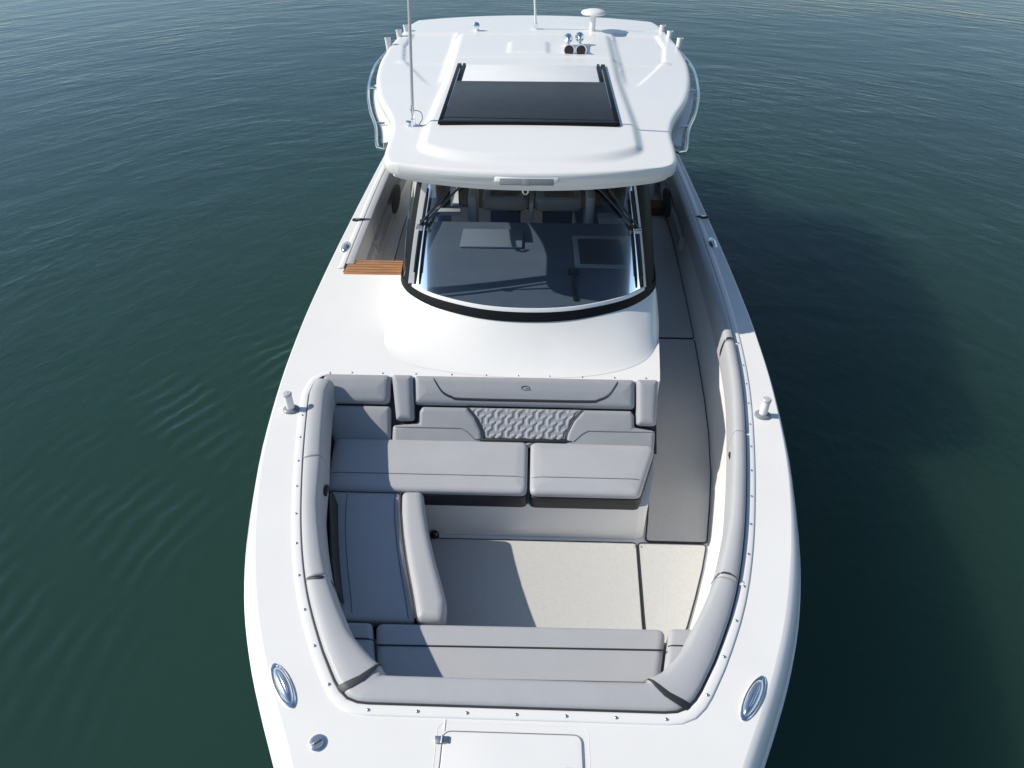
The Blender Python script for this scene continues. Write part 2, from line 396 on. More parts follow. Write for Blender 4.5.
# cockpit opening: bow cockpit, right walkway, cabin interior and stern, one outline around the console peninsula
def coam_pt(y, s): return (s * coam_w(y), y)
WB = [(-1.20, 7.5), (-1.20, 6.6), (-1.195, 6.0), (-1.155, 5.76), (-1.0, 5.545), (-.78, 5.385), (-.4, 5.235), (0, 5.19), (.4, 5.235), (.78, 5.385), (1.0, 5.545), (1.155, 5.76), (1.195, 6.0), (1.20, 6.6), (1.20, 7.5)]
wb = spline(WB, 91)
Bk = 4.67                                         # aft edge of the bow cockpit
corner_f = [(1.03, 2.075), (.985, 2.0), (.95, 1.95), (.91, 1.905), (.86, 1.876), (.80, 1.866)]
hole = []
hole += [(-.80, 1.866)] + [(x, 1.866) for x in np.linspace(-.7, .7, 15)] + corner_f[::-1]
cy = [2.14, 2.27, 2.4] + list(np.linspace(2.54, 12.4, 70))
hole += [coam_pt(y, 1) for y in cy]
hole += [(x, 12.4) for x in np.linspace(1.6, -1.6, 9)]
hole += [coam_pt(y, -1) for y in np.linspace(12.4, 6.42, 42)]
hole += [(x, 6.40) for x in np.linspace(-1.8, -1.33, 6)] + [(-1.275, 6.42), (-1.275, 7.0), (-1.275, 7.5)]
hole += [(p[0] * .94, p[1] + .035) for p in wb]
hole += [(1.265, 7.5), (1.265, 7.0), (1.26, 6.4), (1.245, 6.0), (1.22, 5.6), (1.175, 5.2), (1.13, 4.8), (1.115, Bk + .02), (1.10, Bk)]
hole += [(x, Bk) for x in np.linspace(.95, -1.5, 22)]
hole += [(-1.63, Bk - .002), (-1.685, Bk - .02), (-1.722, Bk - .06), (-1.735, Bk - .12)]
hole += [coam_pt(y, -1) for y in np.linspace(4.42, 2.54, 16)] + [coam_pt(2.4, -1), coam_pt(2.27, -1), coam_pt(2.14, -1)] + [(-x, y) for x, y in corner_f]
hole = [tuple(map(float, p)) for p in hole[:-1]]
outer = [(p.x, p.y) for p in rings[0]]
v, f = fill_loops([outer, hole], DECK)
deck = link_mesh('deck', v, f, NONSKID, boat, smooth=False)
# inner liner walls dropping from the opening to the sole
top, bot = [], []
for x, y in hole:
    top.append(Vector((x, y, DECK)))
    on_c = abs(abs(x) - coam_w(max(y, 1.95))) < .03 and y < 12.2
    ins = interp(y, [(1.8, .3), (2.5, .27), (3, .2), (3.6, .125), (4.6, .09), (6, .10), (9, .1)]) if (on_c or y < 2.2) else 0
    if y < 2.2 and not on_c: bot.append(Vector((x * .85, max(y, 1.866) + .45, .5)))
    else: bot.append(Vector((x - math.copysign(ins, x), y, sole_z(y) - .02)))
mid = [a.lerp(b, .30) for a, b in zip(top, bot)]; low = [a.lerp(b, .92) for a, b in zip(top, bot)]
L4 = [top, mid, low, bot]; L4 = [l + [l[0]] for l in L4]
MB().grid(L4).build('cockpit_liner', LINER, boat, angle=35)
# cockpit sole
yy = np.linspace(1.9, 12.4, 60)
MB().grid([[Vector((s * (coam_w(max(y, 1.95)) - .04), y, sole_z(y))) for s in np.linspace(-1, 1, 5)] for y in yy]).build('cockpit_sole', LINER, boat)
# raised lip round the bow cockpit
def sub(lo, hi): return [p for p in hole]
lip_l = [coam_pt(y, -1) for y in np.linspace(4.42, 2.14, 30)]
path_bow = [(-1.63, Bk - .002), (-1.685, Bk - .02), (-1.722, Bk - .06), (-1.735, Bk - .12)] + lip_l + [(-x, y) for x, y in corner_f] + [(x, 1.866) for x in np.linspace(-.7, .7, 12)] + corner_f[::-1] + [coam_pt(y, 1) for y in np.linspace(2.14, 12.2, 70)]
path_bow = [Vector(p) for p in resample(path_bow, 240)]
def normals_in(path):
    out = []
    for i in range(len(path)):
        a = path[max(i - 1, 0)]; b = path[min(i + 1, len(path) - 1)]; t = (b - a).normalized(); nn = Vector((-t.y, t.x))
        out.append(nn)
    return out
nb = normals_in(path_bow)          # travelling left side -> bow -> right side: left normal points into the cockpit
def sweep(path, nrm, prof): return [[Vector((p.x + q.x * d, p.y + q.y * d, z)) for d, z in (prof(i) if callable(prof) else prof)] for i, (p, q) in enumerate(zip(path, nrm))]
LIP = [(-.062, DECK - .001), (-.060, DECK + .005), (-.052, DECK + .008), (-.012, DECK + .009), (-.004, DECK + .006), (.004, DECK - .02)]
MB().grid(sweep(path_bow, nb, LIP)).build('coaming_lip', GEL, boat, angle=60)
path_l2 = [Vector(coam_pt(y, -1)) for y in np.linspace(12.2, 6.5, 60)]
MB().grid(sweep(path_l2, normals_in(path_l2), LIP)).build('coaming_lip', GEL, boat, angle=60)
# dark piping just inside the lip
MB().tube([(p.x + q.x * .003, p.y + q.y * .003, DECK + .006) for p, q in zip(path_bow, nb)], .0075, 6).build('coaming_piping', PIPE, boat)
MB().tube([(p.x + q.x * .003, p.y + q.y * .003, DECK + .006) for p, q in zip(path_l2, normals_in(path_l2))], .0075, 6).build('coaming_piping', PIPE, boat)

# padded bolsters along the coaming, in lengths
def bolster(path, width, m=VINYL, name='coaming_bolster', drop=.30, m0=None, m1=None):
    """m0 / m1: full-width vector at a mitred end"""
    nr = normals_in(path); rows = []; N = len(path)
    along = [0.0]
    for i in range(1, N): along.append(along[-1] + (path[i] - path[i - 1]).length)
    for i, (p, q) in enumerate(zip(path, nr)):
        W = width(p.y) if callable(width) else width
        vec = q * W
        if m0 is not None: t = max(0, 1 - along[i] / .34); vec = vec.lerp(m0, t ** 1.5)
        if m1 is not None: t = max(0, 1 - (along[-1] - along[i]) / .34); vec = vec.lerp(m1, t ** 1.5)
        dist = min(along[i] if m0 is None else 9, along[-1] - along[i] if m1 is None else 9)
        k = min(1, dist / .018); k = .45 + .55 * math.sqrt(max(0, 1 - (1 - k) ** 2))
        zt = DECK + .008; k *= interp(p.y, [(1.9, .6), (2.4, .9), (5.6, .9), (6.6, .35)])
        prof = [(.02, -.05), (.02, -.003), (.05, .022 * k), (.13, .036 * k), (.40, .043 * k), (.68, .038 * k), (.79, .026 * k), (.87, .0), (.92, -.05), (.96, -.11), (1.0, -.17), (.99, -.20), (.92, -.225), (.78, -drop * .8), (.55, -drop), (.1, -drop)]
        rows.append([Vector((p.x + vec.x * d, p.y + vec.y * d, zt + z)) for d, z in prof])
    mb = MB().grid(rows); n = len(rows[0])
    mb.add(rows[0], [tuple(range(n))]); mb.add(rows[-1], [tuple(range(n))])
    return mb.build(name, m, boat, angle=60)
bw_r = lambda y: interp(y, [(1.86, .18), (2.0, .21), (2.3, .195), (2.7, .145), (3.2, .112), (4.6, .10), (6, .105), (12, .115)])
bw_l = lambda y: interp(y, [(1.86, .18), (2.0, .21), (2.3, .185), (2.7, .15), (3.2, .135), (3.6, .16), (4.6, .165), (6, .13), (12, .13)])
def part_path(pred_from, pred_to, n): return [Vector(p) for p in resample([path_bow[i] for i in range(pred_from, pred_to + 1)], n)]
def idx(y, side):
    best = None
    for i, p in enumerate(path_bow):
        if (p.x > 0) == (side > 0) and abs(p.x) > .93:
            d = abs(p.y - y)
            if best is None or d < best[0]: best = (d, i)
    return best[1]
def cornidx(x): return min(range(len(path_bow)), key=lambda i: (abs(path_bow[i].x - x) if path_bow[i].y < 1.95 else 9))
i0 = next(i for i, p in enumerate(path_bow) if p.y < 4.645); iA, iB = idx(3.66, -1), idx(2.63, -1); cL, cR = cornidx(-.885), cornidx(.885)
jB, jC, jD, jE, jF = idx(2.68, 1), idx(4.05, 1), idx(5.22, 1), idx(7.85, 1), idx(9.2, 1)
cLi, cRi = cornidx(-.915), cornidx(.915)
DL, DR = Vector((.20, .185)), Vector((-.20, .185))
for a, b, e0, e1 in ((i0, iA, None, None), (iA, iB, None, None), (iB, cLi, None, DL), (cLi, cRi, DL, DR), (cRi, jB, DR, None), (jB, jC, None, None), (jC, jD, None, None), (jD, jE, None, None), (jE, jF, None, None), (jF, len(path_bow) - 1, None, None)):
    P = resample([path_bow[i] for i in range(a, b + 1)], 400); cut = 3.0
    L = sum((path_bow[i + 1] - path_bow[i]).length for i in range(a, b)); g = max(1, int(.0035 / L * 400))
    P = P[(g if e0 is None else 0):(len(P) - (g if e1 is None else 0))]
    P = resample(P, max(24, int(L / .02)))
    # extra rows close to the free ends so they round off tightly
    A = np.array(P); ln = np.r_[0, np.cumsum(np.linalg.norm(np.diff(A, axis=0), axis=1))]
    ss0 = sorted(set(np.round(np.r_[np.linspace(0, ln[-1], len(P)), [.002, .005, .009, .014, .02], ln[-1] - np.array([.002, .005, .009, .014, .02])], 5)))
    P = [Vector((np.interp(q, ln, A[:, 0]), np.interp(q, ln, A[:, 1]))) for q in ss0]
    bolster(P, bw_l if A[:, 0].mean() < -.5 else bw_r, m0=e0, m1=e1)
def joint(i, wid, W, m=BLACKV):       # charcoal strap lying across a bolster joint
    p, q = path_bow[i], nb[i]; t = Vector((q.y, -q.x)); rows = []
    for a, z in ((.06, .029), (.16, .045), (.42, .052), (.66, .040), (.84, .010), (.95, -.04), (1.02, -.095), (1.0, -.15)):
        d = W * a; bend = t * (.025 * math.sin(a * 2.4)); hw = wid * (.35 + .65 * a)
        rows.append([Vector((p.x + q.x * d, p.y + q.y * d, DECK + .010 + z)) + Vector((*(t * s + bend), 0)) for s in (-hw, 0, hw)])
    return MB().grid(rows).build('bolster_strap', m, boat)
joint(iB, .012, .155); joint(jB, .008, .148); joint(jD, .016, .103)
def corner_strap(s):
    p = path_bow[cLi if s < 0 else cRi]; vec = DL if s < 0 else DR; rows = []
    for a, z, hw in ((.0, .004, .028), (.06, .018, .028), (.16, .028, .027), (.42, .032, .022), (.68, .030, .015), (.80, .020, .010), (.90, -.008, .006), (1.0, -.08, .004)):
        c = Vector((p.x + vec.x * a, p.y + vec.y * a, DECK + .013 + z)) + Vector((-.045 * s, -.045, 0)) * math.sin(a * math.pi) * .5
        nrm = Vector((.7 * s, .7, 0)) * hw * .85
        rows.append([c - nrm - Vector((0, 0, .004)), c, c + nrm - Vector((0, 0, .004))])
    MB().grid(rows).build('bolster_strap', BLACKV, boat)
corner_strap(-1); corner_strap(1)
nl2 = [Vector(coam_pt(y, -1)) for y in np.linspace(12.1, 7.68, 90)]; bolster(nl2, bw_r)
nl3 = [Vector(coam_pt(y, -1)) for y in np.linspace(7.62, 6.58, 40)]; bolster(nl3, bw_r)
# second padded row along both side decks
for s, y0, y1 in ((1, 7.9, 9.1), (1, 9.25, 11.5), (-1, 6.6, 7.55), (-1, 7.7, 11.5)):
    rows = []
    for y in np.linspace(y0, y1, 24):
        X = coam_w(y); rows.append([Vector((s * (X - d), y, z)) for d, z in ((.06, 1.13), (.125, 1.115), (.135, 1.08), (.135, .98), (.12, .95), (.06, .945))])
    mb = MB().grid(rows); mb.add(rows[0], [tuple(range(6))]); mb.add(rows[-1], [tuple(range(6))]); mb.build('side_pad', VINYL, boat)

# ------------------------------------------------------------------ snap studs round the opening
st = MB().lathe((0, 0, 0), [(.009, 0), (.009, .003), (.0065, .006), (.003, .007)], 10)
stud_me = None; stud_count = 0
def stud(x, y, z=DECK + .0085):
    global stud_me, stud_count
    if stud_me is None:
        o = st.build('snap_stud', BRUSHED); stud_me = o
    else:
        o = stud_me.copy(); COL.objects.link(o)
    o.location = (x, y, z); o.parent = None; attach_loc(o); stud_count += 1
def attach_loc(o): o.parent = boat; o.matrix_parent_inverse = world_of(boat).inverted()
acc = 0
for i in range(6, len(path_bow) - 1):
    acc += (path_bow[i] - path_bow[i - 1]).length
    if acc > .205 and path_bow[i].y < 5.0:
        acc = 0; stud(path_bow[i].x - nb[i].x * .034, path_bow[i].y - nb[i].y * .034)
for x in (-1.46, -1.2, -.92, -.62, -.33, -.06, .2, .47, .74, 1.0): stud(x, Bk + .045, DECK + .001)

# ------------------------------------------------------------------ console mound and windshield
MBASE = [(-1.275, 7.5), (-1.275, 6.6), (-1.275, 6.0), (-1.29, 5.45), (-1.24, 5.10), (-1.04, 4.87), (-.56, 4.735), (0, 4.69), (.52, 4.73), (.90, 4.87), (1.11, 5.10), (1.212, 5.5), (1.245, 6.0), (1.262, 6.6), (1.265, 7.5)]
mbp = spline(MBASE, 91)
rows = []
for k in np.linspace(0, 1, 22):
    row = []
    for a, b in zip(mbp, wb):
        side = abs(b[0]) / 1.2
        t = min(max((side - .80) / .2, 0), 1); t = t * t * (3 - 2 * t)
        z = DECK + .002 + .255 * ((1 - t) * k ** interp(b[0], [(-.9, 1.9), (.2, 1.8), (1.0, 1.15)]) + t * (1.35 * k - .35 * k * k * k))
        row.append(Vector((a[0] + (b[0] - a[0]) * k, a[1] + (b[1] - a[1]) * k, z)))
    rows.append(row)
MB().grid(rows).build('cabin_trunk', GEL, boat, angle=70)
ZB = DECK + .257; ZT = 2.62
WTOP = [(-1.08, 7.6), (-1.08, 6.9), (-1.07, 6.5), (-1.03, 6.28), (-.88, 6.12), (-.68, 6.03), (-.35, 5.965), (0, 5.95), (.35, 5.965), (.68, 6.03), (.88, 6.12), (1.03, 6.28), (1.07, 6.5), (1.08, 6.9), (1.08, 7.6)]
wt = spline(WTOP, 91)
def ws(i, k, out=0.0):
    a, b = wb[i], wt[i]; p = Vector((a[0] + (b[0] - a[0]) * k, a[1] + (b[1] - a[1]) * k, ZB + (ZT - ZB) * k))
    p += Vector((p.x * .35, (p.y - 7.5) * .35, 0)) * (.03 * math.sin(math.pi * k))
    if out:
        j0, j1 = max(i - 1, 0), min(i + 1, 90); t = Vector((wb[j1][0] - wb[j0][0], wb[j1][1] - wb[j0][1], 0)).normalized()
        p += Vector((t.y, -t.x, .25)) * out
    return p
wind = empty('windshield', (0, 5.8, ZB), boat)
iL, iR = 28, 62                                    # where the front pane ends
# choose pane ends at the mullions (|x| about 1.06 at the base)
iL = min(range(91), key=lambda i: abs(wb[i][0] + 1.10) + (0 if wb[i][1] < 6 else 9)); iR = 90 - iL
ks = np.linspace(.0, 1, 14)
MB().grid([[ws(i, k) for k in ks] for i in range(iL, iR + 1)]).build('front_pane', GLASS, wind)
MB().grid([[ws(i, k) for k in ks] for i in range(0, iL + 1)]).build('side_pane', SIDEGL, wind)
MB().grid([[ws(i, k) for k in ks] for i in range(iR, 91)]).build('side_pane', GASKET, wind)
def band(k0, k1, out, m, name, a=0, b=90):
    rows = []
    for i in range(a, b + 1):
        rows.append([ws(i, k0, .002), ws(i, k0, out), ws(i, (k0 + k1) / 2, out * 1.15), ws(i, k1, out), ws(i, k1, .002)])
    MB().grid(rows).build(name, m, wind)
band(-.016, .052, .014, GASKET, 'base_gasket')
band(.054, .082, .012, SATIN, 'base_trim', iL, iR)
band(.95, 1.0, .012, GASKET, 'top_gasket')
for i, sgn in ((iL, -1), (iR, 1)):
    rows = []
    for k in np.linspace(.05, 1, 16):
        rows.append([ws(i + d, k, o) for d, o in ((-1, .003), (-1, .016), (0, .02), (1, .016), (1, .003))])
    MB().grid(rows).build('mullion', GASKET, wind)
    rows = []
    for k in np.linspace(.075, .98, 16):
        tw = .026 if sgn < 0 else .009; c = ws(i - sgn * 1, k, .018); rows.append([c + Vector((d, 0, z)) for d, z in ((-tw - .002, 0), (-tw, .008), (tw, .008), (tw + .002, 0))])
    MB().grid(rows).build('mullion_trim', SATIN, wind)
for s in (0, 90):                                   # rear post of each side pane
    p, q = ws(s, 0), ws(s, 1); MB().tube([p, (p + q) / 2, q], .03, 8).build('rear_post', GASKET, wind)
# wipers: pivot beside the mullion, two arms up to the roof, blade along the mullion
for i, sgn in ((iL, -1), (iR, 1)):
    wp = empty('wiper', ws(i, .5), boat)
    pv = ws(i - sgn * 2, .56, .05)
    tops = [ws(i - sgn * 7, 1.0, .045), ws(i - sgn * 9, 1.0, .045)]
    am = MB()
    for n_, tp in enumerate(tops): am.tube([pv + Vector((n_ * .03 * -sgn, 0, .02)), pv.lerp(tp, .5) + Vector((0, -.012, .01)), tp], .010, 6)
    am.build('wiper_arm', BLACK, wp)
    MB().box(pv, (.06, .05, .05), .012).tube([pv + Vector((-.03, -.02, 0)), pv + Vector((.03, -.03, 0))], .016, 8).build('wiper_pivot', BRUSHED, wp)
    bl = MB(); P = [ws(i - sgn * 2, k, .028) for k in np.linspace(.10, .86, 10)]; bl.tube(P, [.010] + [.016] * 8 + [.010], 6)
    Q = [ws(i - sgn * 2, k, .05) for k in np.linspace(.2, .62, 8)]; bl.tube(Q, .010, 6)
    bl.build('wiper_blade', BLACK, wp)

# dashboard seen through the glass
dash = empty('dashboard', (0, 6.2, 1.4), boat)
rows = []
DY = 7.36
for k in np.linspace(0, 1, 10):
    row = []
    for i in range(14, 77, 2):
        a = wb[i]; x0, y0 = a[0] * .99, a[1] + .008; y1 = max(DY, y0)
        row.append(Vector((x0, y0 + (y1 - y0) * k, ZB - .02 - .10 * k)))
    rows.append(row)
rows.append([p + Vector((0, .02, -.03)) for p in rows[-1]]); rows.append([p + Vector((0, .03, -.55)) for p in rows[-1]])
MB().grid(rows).build('dash_top', DASH, dash, angle=50)
def on_dash(x0, x1, y0, y1, h, m, name, lift=.004, bev=.008):
    def zz(y): return ZB - .02 - .10 * min(max((y - 5.3) / 2.06, 0), 1) + lift
    ym = (y0 + y1) / 2; ang = math.atan2(zz(y1) - zz(y0), y1 - y0)
    return MB().box(((x0 + x1) / 2, ym, zz(ym) + h / 2), (x1 - x0, y1 - y0, h), bev, Matrix.Rotation(ang, 3, 'X')).build(name, m, dash)
on_dash(.46, 1.05, 6.22, 6.98, .02, DASHL, 'hatch_frame')
on_dash(.51, .95, 6.28, 6.87, .032, DARKIN, 'hatch_panel')
on_dash(-.72, -.07, 6.66, 7.12, .02, mat('blue_grey_reflection', (.24, .27, .31), .5), 'reflection_panel')  # added pale panel standing in for a rectangle reflected in the windshield
on_dash(.415, .455, 5.55, 6.1, .02, BLACK, 'hinge_strip')
on_dash(.38, .49, 6.06, 6.14, .05, BLACK, 'latch')
MB().box((.93, 7.55, 1.50), (.30, .30, .04), .01).build('side_tray', DASHL, dash)
MB().box((-.93, 7.6, 1.56), (.28, .2, .04), .01).build('side_tray', DASHL, dash)
MB().box((1.03, 8.5, 1.75), (.05, 1.9, 1.7), .01).build('helm_dark_side_panel', DARKIN, boat)  # dark panel added for the shading and tinted window beside the seats
MB().box((0, 9.3, 1.6), (2.0, .06, 1.5), .01).build('helm_dark_back_panel', DARKIN, boat)  # dark wall added to blacken the lit background behind the seats
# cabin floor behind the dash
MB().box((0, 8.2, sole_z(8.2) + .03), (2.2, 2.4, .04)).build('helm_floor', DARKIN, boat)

# ------------------------------------------------------------------ hardtop
roof_w = pchip([(5.53, 1.10), (5.60, 1.20), (5.72, 1.245), (5.95, 1.265), (6.35, 1.28), (6.7, 1.33), (7.05, 1.42), (7.35, 1.52), (7.65, 1.61), (7.95, 1.68), (8.5, 1.775), (9.1, 1.83), (9.7, 1.84), (10.6, 1.80), (11.2, 1.74), (11.42, 1.68)])
def ss(a, b, x): t = min(max((x - a) / (b - a), 0), 1); return t * t * (3 - 2 * t)
Y0, Y1 = 5.53, 11.42
def rz_(x, y):
    base = interp(y, [(5.53, 2.775), (6.5, 2.80), (9, 2.825), (11.5, 2.83)]) + .05 * (1 - min(abs(x) / 1.9, 1) ** 2)
    pw = interp(y, [(5.9, .98), (6.6, 1.0), (8.0, .97), (9.6, 1.0), (10.5, 1.02)])
    pl = ss(0, .09, pw - abs(x)) * ss(5.70, 5.84, y - .34 * (abs(x) / 1.0) ** 3.5) * (1 - ss(9.9, 10.3, y))
    base += .045 * pl
    # recessed corner panels of the aft wings
    if abs(x) > pw + .02:
        edge = interp(y, [(7.8, 1.08), (9.0, 1.56), (9.7, 1.66), (10.5, 1.64)])
        base -= .024 * ss(0, .04, edge - abs(x)) * ss(7.8, 8.3, y) * ss(0, .05, 10.35 - y) * ss(pw, pw + .06, abs(x))
    base += .012 * (ss(8.80, 8.84, y) - ss(8.90, 8.96, y)) * ss(1.62, 1.56, abs(x))
    base += .02 * ss(.26, .21, abs(x + .06)) * ss(8.98, 9.04, y) * (1 - ss(9.5, 9.56, y))
    return base
hard = empty('hardtop', (0, 8.5, 2.7), boat)
ss_ = sorted(set(np.round(np.r_[np.linspace(-1, 1, 151), -.9995, .9995, -.995, .995], 5)))
vv = sorted(set(np.round(np.r_[np.linspace(0, 1, 230), .0005, .0015, .0028], 5)))
rows, und = [], []
def xy(s_, v_):
    Yc = Y0 + (Y1 - Y0) * v_; x = s_ * roof_w(Yc)
    y = Yc + (.20 * (1 - ss(0, .35, v_)) - .20 * ss(.6, 1, v_)) * abs(s_) ** 2.2
    return x, y, Yc
for v_ in vv:
    row = []
    for s_ in ss_:
        x, y, Yc = xy(s_, v_)
        e = min((1 - abs(s_)) * roof_w(Yc), (v_) * (Y1 - Y0) * 1.0, (1 - v_) * (Y1 - Y0)); rr = .045
        dz = rr * (1 - math.sqrt(max(0, 1 - (1 - min(e / rr, 1)) ** 2)))
        row.append(Vector((x, y, rz_(x, y) - dz)))
    rows.append(row)
mb = MB().grid(rows)
def edge_loop(fn):
    lo = [fn(0, j) for j in range(len(ss_))] + [fn(i, len(ss_) - 1) for i in range(1, len(vv))] + [fn(len(vv) - 1, j) for j in range(len(ss_) - 2, -1, -1)] + [fn(i, 0) for i in range(len(vv) - 2, 0, -1)]
    return lo
e0 = edge_loop(lambda i, j: rows[i][j])
def inw(p, d): return Vector((p.x * (1 - d / 1.5), p.y + (8.5 - p.y) * d / 3, p.z))
loops = [e0, [p + Vector((0, 0, -.032)) for p in e0], [inw(p, .012) + Vector((0, 0, -.06)) for p in e0], [inw(p, .06) + Vector((0, 0, -.075)) for p in e0]]
mb.grid([l + [l[0]] for l in loops])
lw = loops[-1]; n = len(lw)
# flat headliner
vs, fs = fill_loops([[(p.x, p.y) for p in lw[::2]]], 0)
mb.add([Vector((q.x, q.y, 2.655)) for q in vs], fs)
mb.grid([lw + [lw[0]], [Vector((p.x * .995, p.y, 2.655)) for p in lw] + [Vector((lw[0].x * .995, lw[0].y, 2.655))]])
mb.build('roof_shell', GEL, hard, angle=32)
# sunroof: dark sliding panel, pale fixed panel, rails
sr = empty('sunroof', (0, 7.4, 2.88), boat)
pt = lambda y: rz_(0, y)
tilt = Matrix.Rotation(math.atan2(pt(8.4) - pt(6.6), 1.8), 3, 'X')
MB().box((-.02, 7.16, pt(7.16) + .004), (1.565, 1.24, .036), .008, tilt).build('sliding_glass', SUNGL, sr)
MB().box((-.025, 6.515, pt(6.515) + .0), (1.605, .05, .05), .006, tilt).build('front_frame', GASKET, sr)
for s in (-1, 1): MB().box((-.02 + s * .803, 7.50, pt(7.5) - .010), (.045, 1.98, .05), .006, tilt).box((-.02 + s * .75, 8.14, pt(8.14) - .012), (.03, .72, .05), .004, tilt).build('side_rail', GASKET, sr)
MB().box((-.02, 8.12, pt(8.12) - .006), (1.45, .70, .022), .006, tilt).build('fixed_panel', mat('cream_panel', (.77, .765, .745), .45, var=.03), sr)
for s in (-1, 1): MB().box((-.02 + s * .777, 7.6, pt(7.6) + .008), (.010, 1.3, .03), .002, tilt).build('track', BRUSHED, sr)
# supports under the roof
for s in (-1, 1):
    MB().box((s * 1.02, 7.9, 1.75), (.10, .55, 1.75), .03).build('roof_support', GASKET, boat)
    MB().box((s * 1.20, 10.4, 1.72), (.16, .8, 1.8), .05).build('roof_support', GEL, boat)
# side rails with step panels
for s in (-1, 1):
    pts = [(1.36, 6.72, 2.60), (1.43, 6.66, 2.60), (1.485, 6.78, 2.605), (1.58, 7.25, 2.62), (1.73, 7.75, 2.63), (1.875, 8.40, 2.64), (1.96, 9.1, 2.66), (1.97, 9.7, 2.67), (1.86, 10.5, 2.71)]
    P = spline([(s * a, b, c) for a, b, c in pts], 60)
    rl = MB().tube(P, .017, 8).build('roof_rail', CHROME, boat)
    fl = [[Vector(p) + Vector((-s * .05, 0, -.03)), Vector(p) + Vector((-s * .20, .02, -.015)), Vector(p) + Vector((-s * .21, .02, -.06)), Vector(p) + Vector((-s * .06, 0, -.07))] for p in P[5:34]]
    MB().grid(fl).build('rail_shelf', GEL, boat)
    for i in (12, 30, 48):
        p = Vector(P[i]); MB().tube([p, p + Vector((-s * .10, .01, -.005))], .012, 6).build('rail_bracket', CHROME, rl)

# light bar on the front lip
lb = empty('light_bar', (-.02, 5.6, 2.7), boat)
tl = Matrix.Rotation(R(-38), 3, 'X')
MB().box((-.02, 5.553, 2.755), (.52, .075, .05), .016, tl).build('light_housing', SATIN, lb)
MB().box((-.02, 5.522, 2.757), (.44, .026, .052), .006, tl).build('light_lens', LENS, lb)
MB().box((-.02, 5.512, 2.757), (.07, .012, .052), .003, tl).build('light_badge', GREYP, lb)
MB().tube([(-.03 + .022 * math.cos(a), 5.60, 2.64 + .022 * math.sin(a)) for a in np.linspace(0, 6.28, 17)[:-1]], .006, 6, closed=True).build('lifting_eye', CHROME, boat)

# ------------------------------------------------------------------ things on the roof
an = empty('whip_antenna', (-1.085, 6.62, 2.83), boat)
MB().box((-1.085, 6.62, 2.835), (.10, .07, .02), .006).tube([(-1.085, 6.62, 2.83), (-1.085, 6.62, 2.90)], .022, 10).tube([(-1.15, 6.62, 2.87), (-1.09, 6.62, 2.87)], .014, 8).tube([(-1.085, 6.62, 2.90), (-1.085, 6.63, 3.02)], .014, 8).build('antenna_mount', CHROME, an)
MB().tube([(-1.085, 6.63, 3.0), (-1.035, 6.66, 4.0), (-.96, 6.7, 5.4)], [.0145, .013, .010], 8).build('whip', mat('antenna_white', (.55, .56, .58), .4), an)
MB().tube(spline([(-1.11, 6.62, 2.98), (-1.02, 6.64, 2.96), (-1.0, 6.64, 2.90), (-1.03, 6.62, 2.85), (-.98, 6.60, 2.85), (-.88, 6.6, 2.885)], 24), .004, 5).build('antenna_cable', GREYP, an)
a2 = empty('short_antenna', (.02, 10.5, 2.84), boat)
MB().box((.02, 10.5, 2.845), (.16, .08, .02), .006).tube([(.02, 10.5, 2.85), (.02, 10.5, 2.95)], .03, 8).build('antenna_mount', CHROME, a2)
MB().tube([(.02, 10.5, 2.93), (-.05, 10.62, 4.0)], [.016, .009], 8).build('whip', SATIN, a2)
dm = empty('gps_dome', (.78, 10.45, 2.83), boat)
MB().tube([(.78, 10.45, 2.82), (.78, 10.45, 3.06)], .038, 12).build('dome_stem', SATIN, dm)
MB().lathe((.78, 10.45, 3.06), [(.06, 0), (.15, .012), (.165, .03), (.15, .05), (.09, .066), (.03, .072)], 28).build('dome_cap', SATIN, dm)
hn = empty('air_horn', (.5, 9.3, 2.8), boat)
for dx, ln in ((-.07, .42), (.07, .47)):
    MB().lathe((.49 + dx, 9.0, 2.955), [(.066, 0), (.063, .012), (.042, .05), (.026, .12), (.018, ln - .1), (.025, ln - .05), (.052, ln - .03), (.055, ln), (.045, ln + .03), (.01, ln + .04)], 18, Matrix.Rotation(R(-84), 3, 'X')).build('trumpet', CHROME, hn)
    MB().lathe((.49 + dx, 8.997, 2.955), [(.056, -.003), (.01, -.004)], 16, Matrix.Rotation(R(-84), 3, 'X')).build('trumpet_mouth', BLACK, hn)
    MB().box((.49 + dx, 9.38, 2.925), (.05, .06, .10), .008).build('horn_bracket', CHROME, hn)
nv = empty('deck_light', (-.76, 10.4, 2.83), boat)
MB().tube([(-.76, 10.42, 2.83), (-.77, 10.42, 2.92)], .028, 10).build('light_stem', SATIN, nv)
MB().lathe((-.77, 10.40, 2.93), [(.02, -.03), (.042, -.015), (.044, .02), (.02, .035)], 14, Matrix.Rotation(R(70), 3, 'X')).build('light_head', CHROME, nv)
for s, ps in ((-1, ((1.84, 9.75), (1.77, 10.2), (1.72, 10.5))), (1, ((1.72, 10.6), (1.77, 10.25), (1.84, 9.85)))):
    for k, (x, y) in enumerate(ps):
        z0 = 2.66; top = z0 + .25; lean = .02 * s
        rh = empty('rod_holder', (s * x, y, z0), boat)
        MB().tube([(s * x, y, z0), (s * x + lean, y + .02, top)], .037, 12, cap=False).tube([(s * x + lean, y + .02, top - .01), (s * x + lean, y + .02, top)], .042, 12).build('holder_tube', SATIN, rh)
        MB().tube([(s * x + lean, y + .02, top - .004), (s * x + lean, y + .02, top + .002)], .028, 10).build('holder_mouth', GREYP, rh)

